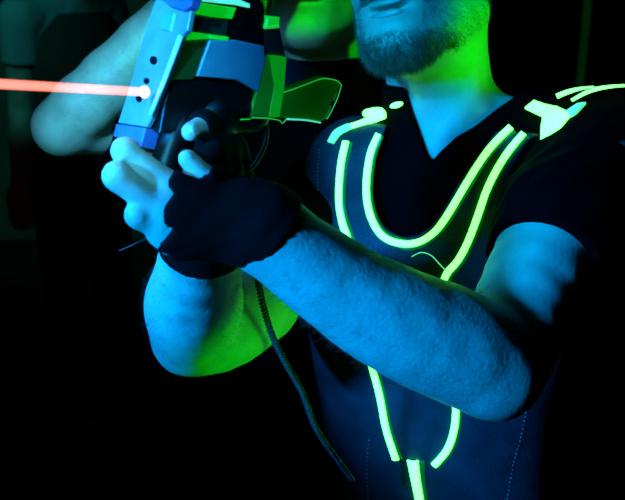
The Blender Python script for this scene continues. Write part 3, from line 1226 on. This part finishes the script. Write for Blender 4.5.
YB = 5.2
struct(box('floor', (-3.2, -1.6, -.1), (3.2, YB + .1, 0), 'floor'))
struct(box('ceiling', (-3.2, -1.6, 3.2), (3.2, YB + .1, 3.3), 'ceiling'))
struct(box('wall_back', (-3.2, YB, 0), (3.2, YB + .1, 3.2), 'wall'))
struct(box('wall_left', (-3.3, -1.6, 0), (-3.2, YB + .1, 3.2), 'wall'))
struct(box('wall_right', (3.2, -1.6, 0), (3.3, YB + .1, 3.2), 'wall'))
struct(box('wall_front', (-3.2, -1.7, 0), (3.2, -1.6, 3.2), 'wall'))
tp = P(585, 40, 1.0) - camw
tx = tp[0] / tp[1] * (YB - .03)
struct(box('trim_1', (tx - .018, YB - .03, 0), (tx + .018, YB - .001, 3.2), 'trim_lit'))


# =================================================================== LIGHTS
def aim(o, target):
    d = Vector(target) - o.location
    o.rotation_euler = d.to_track_quat('-Z', 'Y').to_euler()


def spot(name, loc, target, col, power, angle, blend=.5, size=.03):
    l = bpy.data.lights.new(name, 'SPOT')
    l.color = col
    l.energy = power
    l.spot_size = math.radians(angle)
    l.spot_blend = blend
    l.shadow_soft_size = size
    o = bpy.data.objects.new(name, l)
    o.location = loc
    COL.objects.link(o)
    aim(o, target)
    return o


BLUE = (.0, .275, 1.0)
GREEN = (.0, 1.0, .003)
KEY = Cm(-.90, -.15, .38)  # blue light from the left, split into narrow spots shaped for separate parts
spot('aimed_spot', Cm(-1.25, .12, .12), P(165, 320, .90), BLUE, 110, 11, .4, .04)
spot('aimed_spot', Cm(-1.02, -.06, .14), P(370, 320, .76), BLUE, 330, 24, .6, .07)
spot('aimed_spot', Cm(-.72, -.12, .52), P(497, 254, .88), (.0, .38, 1.0), 105, 6.2, .9, .03)  # extra spot added to brighten only the top of the upper arm
spot('aimed_spot', Cm(.10, -.25, .60), P(231, 64, .70), BLUE, 22, 6.5, .3, .02)  # added narrow spot, there only to light the phaser's side label
spot('aimed_spot', KEY + np.array([.02, 0, .12]), P(385, 32, .95), (.0, .36, 1.0), 180, 13, .4, .04)
spot('aimed_spot', Cm(-.38, -.30, .30), P(112, 108, .85), (.05, .58, 1.0), 150, 18, .4, .04)  # added pale spot brightening fingers, front plate and the second forearm
spot('aimed_spot', Cm(.95, -.15, .20), P(462, 18, 1.03), GREEN, 80, 7.6, .2, .02)
spot('aimed_spot', Cm(.50, -.20, -.42), P(449, 46, 1.0), GREEN, 45, 5.0, .45, .02)  # unseen low spot added to fill in green under the jaw
spot('aimed_spot', Cm(.60, .55, -.95), P(272, 312, .94), GREEN, 45, 12, .4, .03)  # unseen green spot added to light the right upper arm from below
spot('aimed_spot', Cm(-.22, .30, 1.1), P(318, 5, 1.2), GREEN, 75, 12, .7, .03)  # green spot put in for the second player's face alone
spot('aimed_spot', Cm(-1.0, 1.4, 1.0), P(22, 40, 2.6), (.03, .9, .85), 8, 26, .6, .05)  # weak spot added to pick out the third player's sleeve
spot('aimed_spot', (-1.2, 3.2, 3.0), (-1.35, YB, .45), (.02, 1, .6), 120, 44, .9, .05)  # added overhead spot laying a faint green patch on the back wall

w_ = bpy.data.worlds.new('dark')
w_.use_nodes = True
w_.node_tree.nodes['Background'].inputs[0].default_value = (.0, .001, .001, 1)
SC.world = w_

# =================================================================== CAMERA
cd = bpy.data.cameras.new('camera')
cd.sensor_width = 36
cd.lens = 36 * FPX / 625
cd.clip_start = .02
cd.dof.use_dof = True
cd.dof.focus_distance = .84
cd.dof.aperture_fstop = 9
co = bpy.data.objects.new('camera', cd)
COL.objects.link(co)
co.location = (0, 0, CAMZ)
co.rotation_euler = (math.radians(90) - PITCH, 0, 0)
SC.camera = co
vs_ = SC.view_settings
vs_.view_transform = 'Standard'
vs_.look = 'None'
vs_.exposure = 0
vs_.gamma = 1
vs_.use_curve_mapping = False
SC.cycles.use_denoising = True
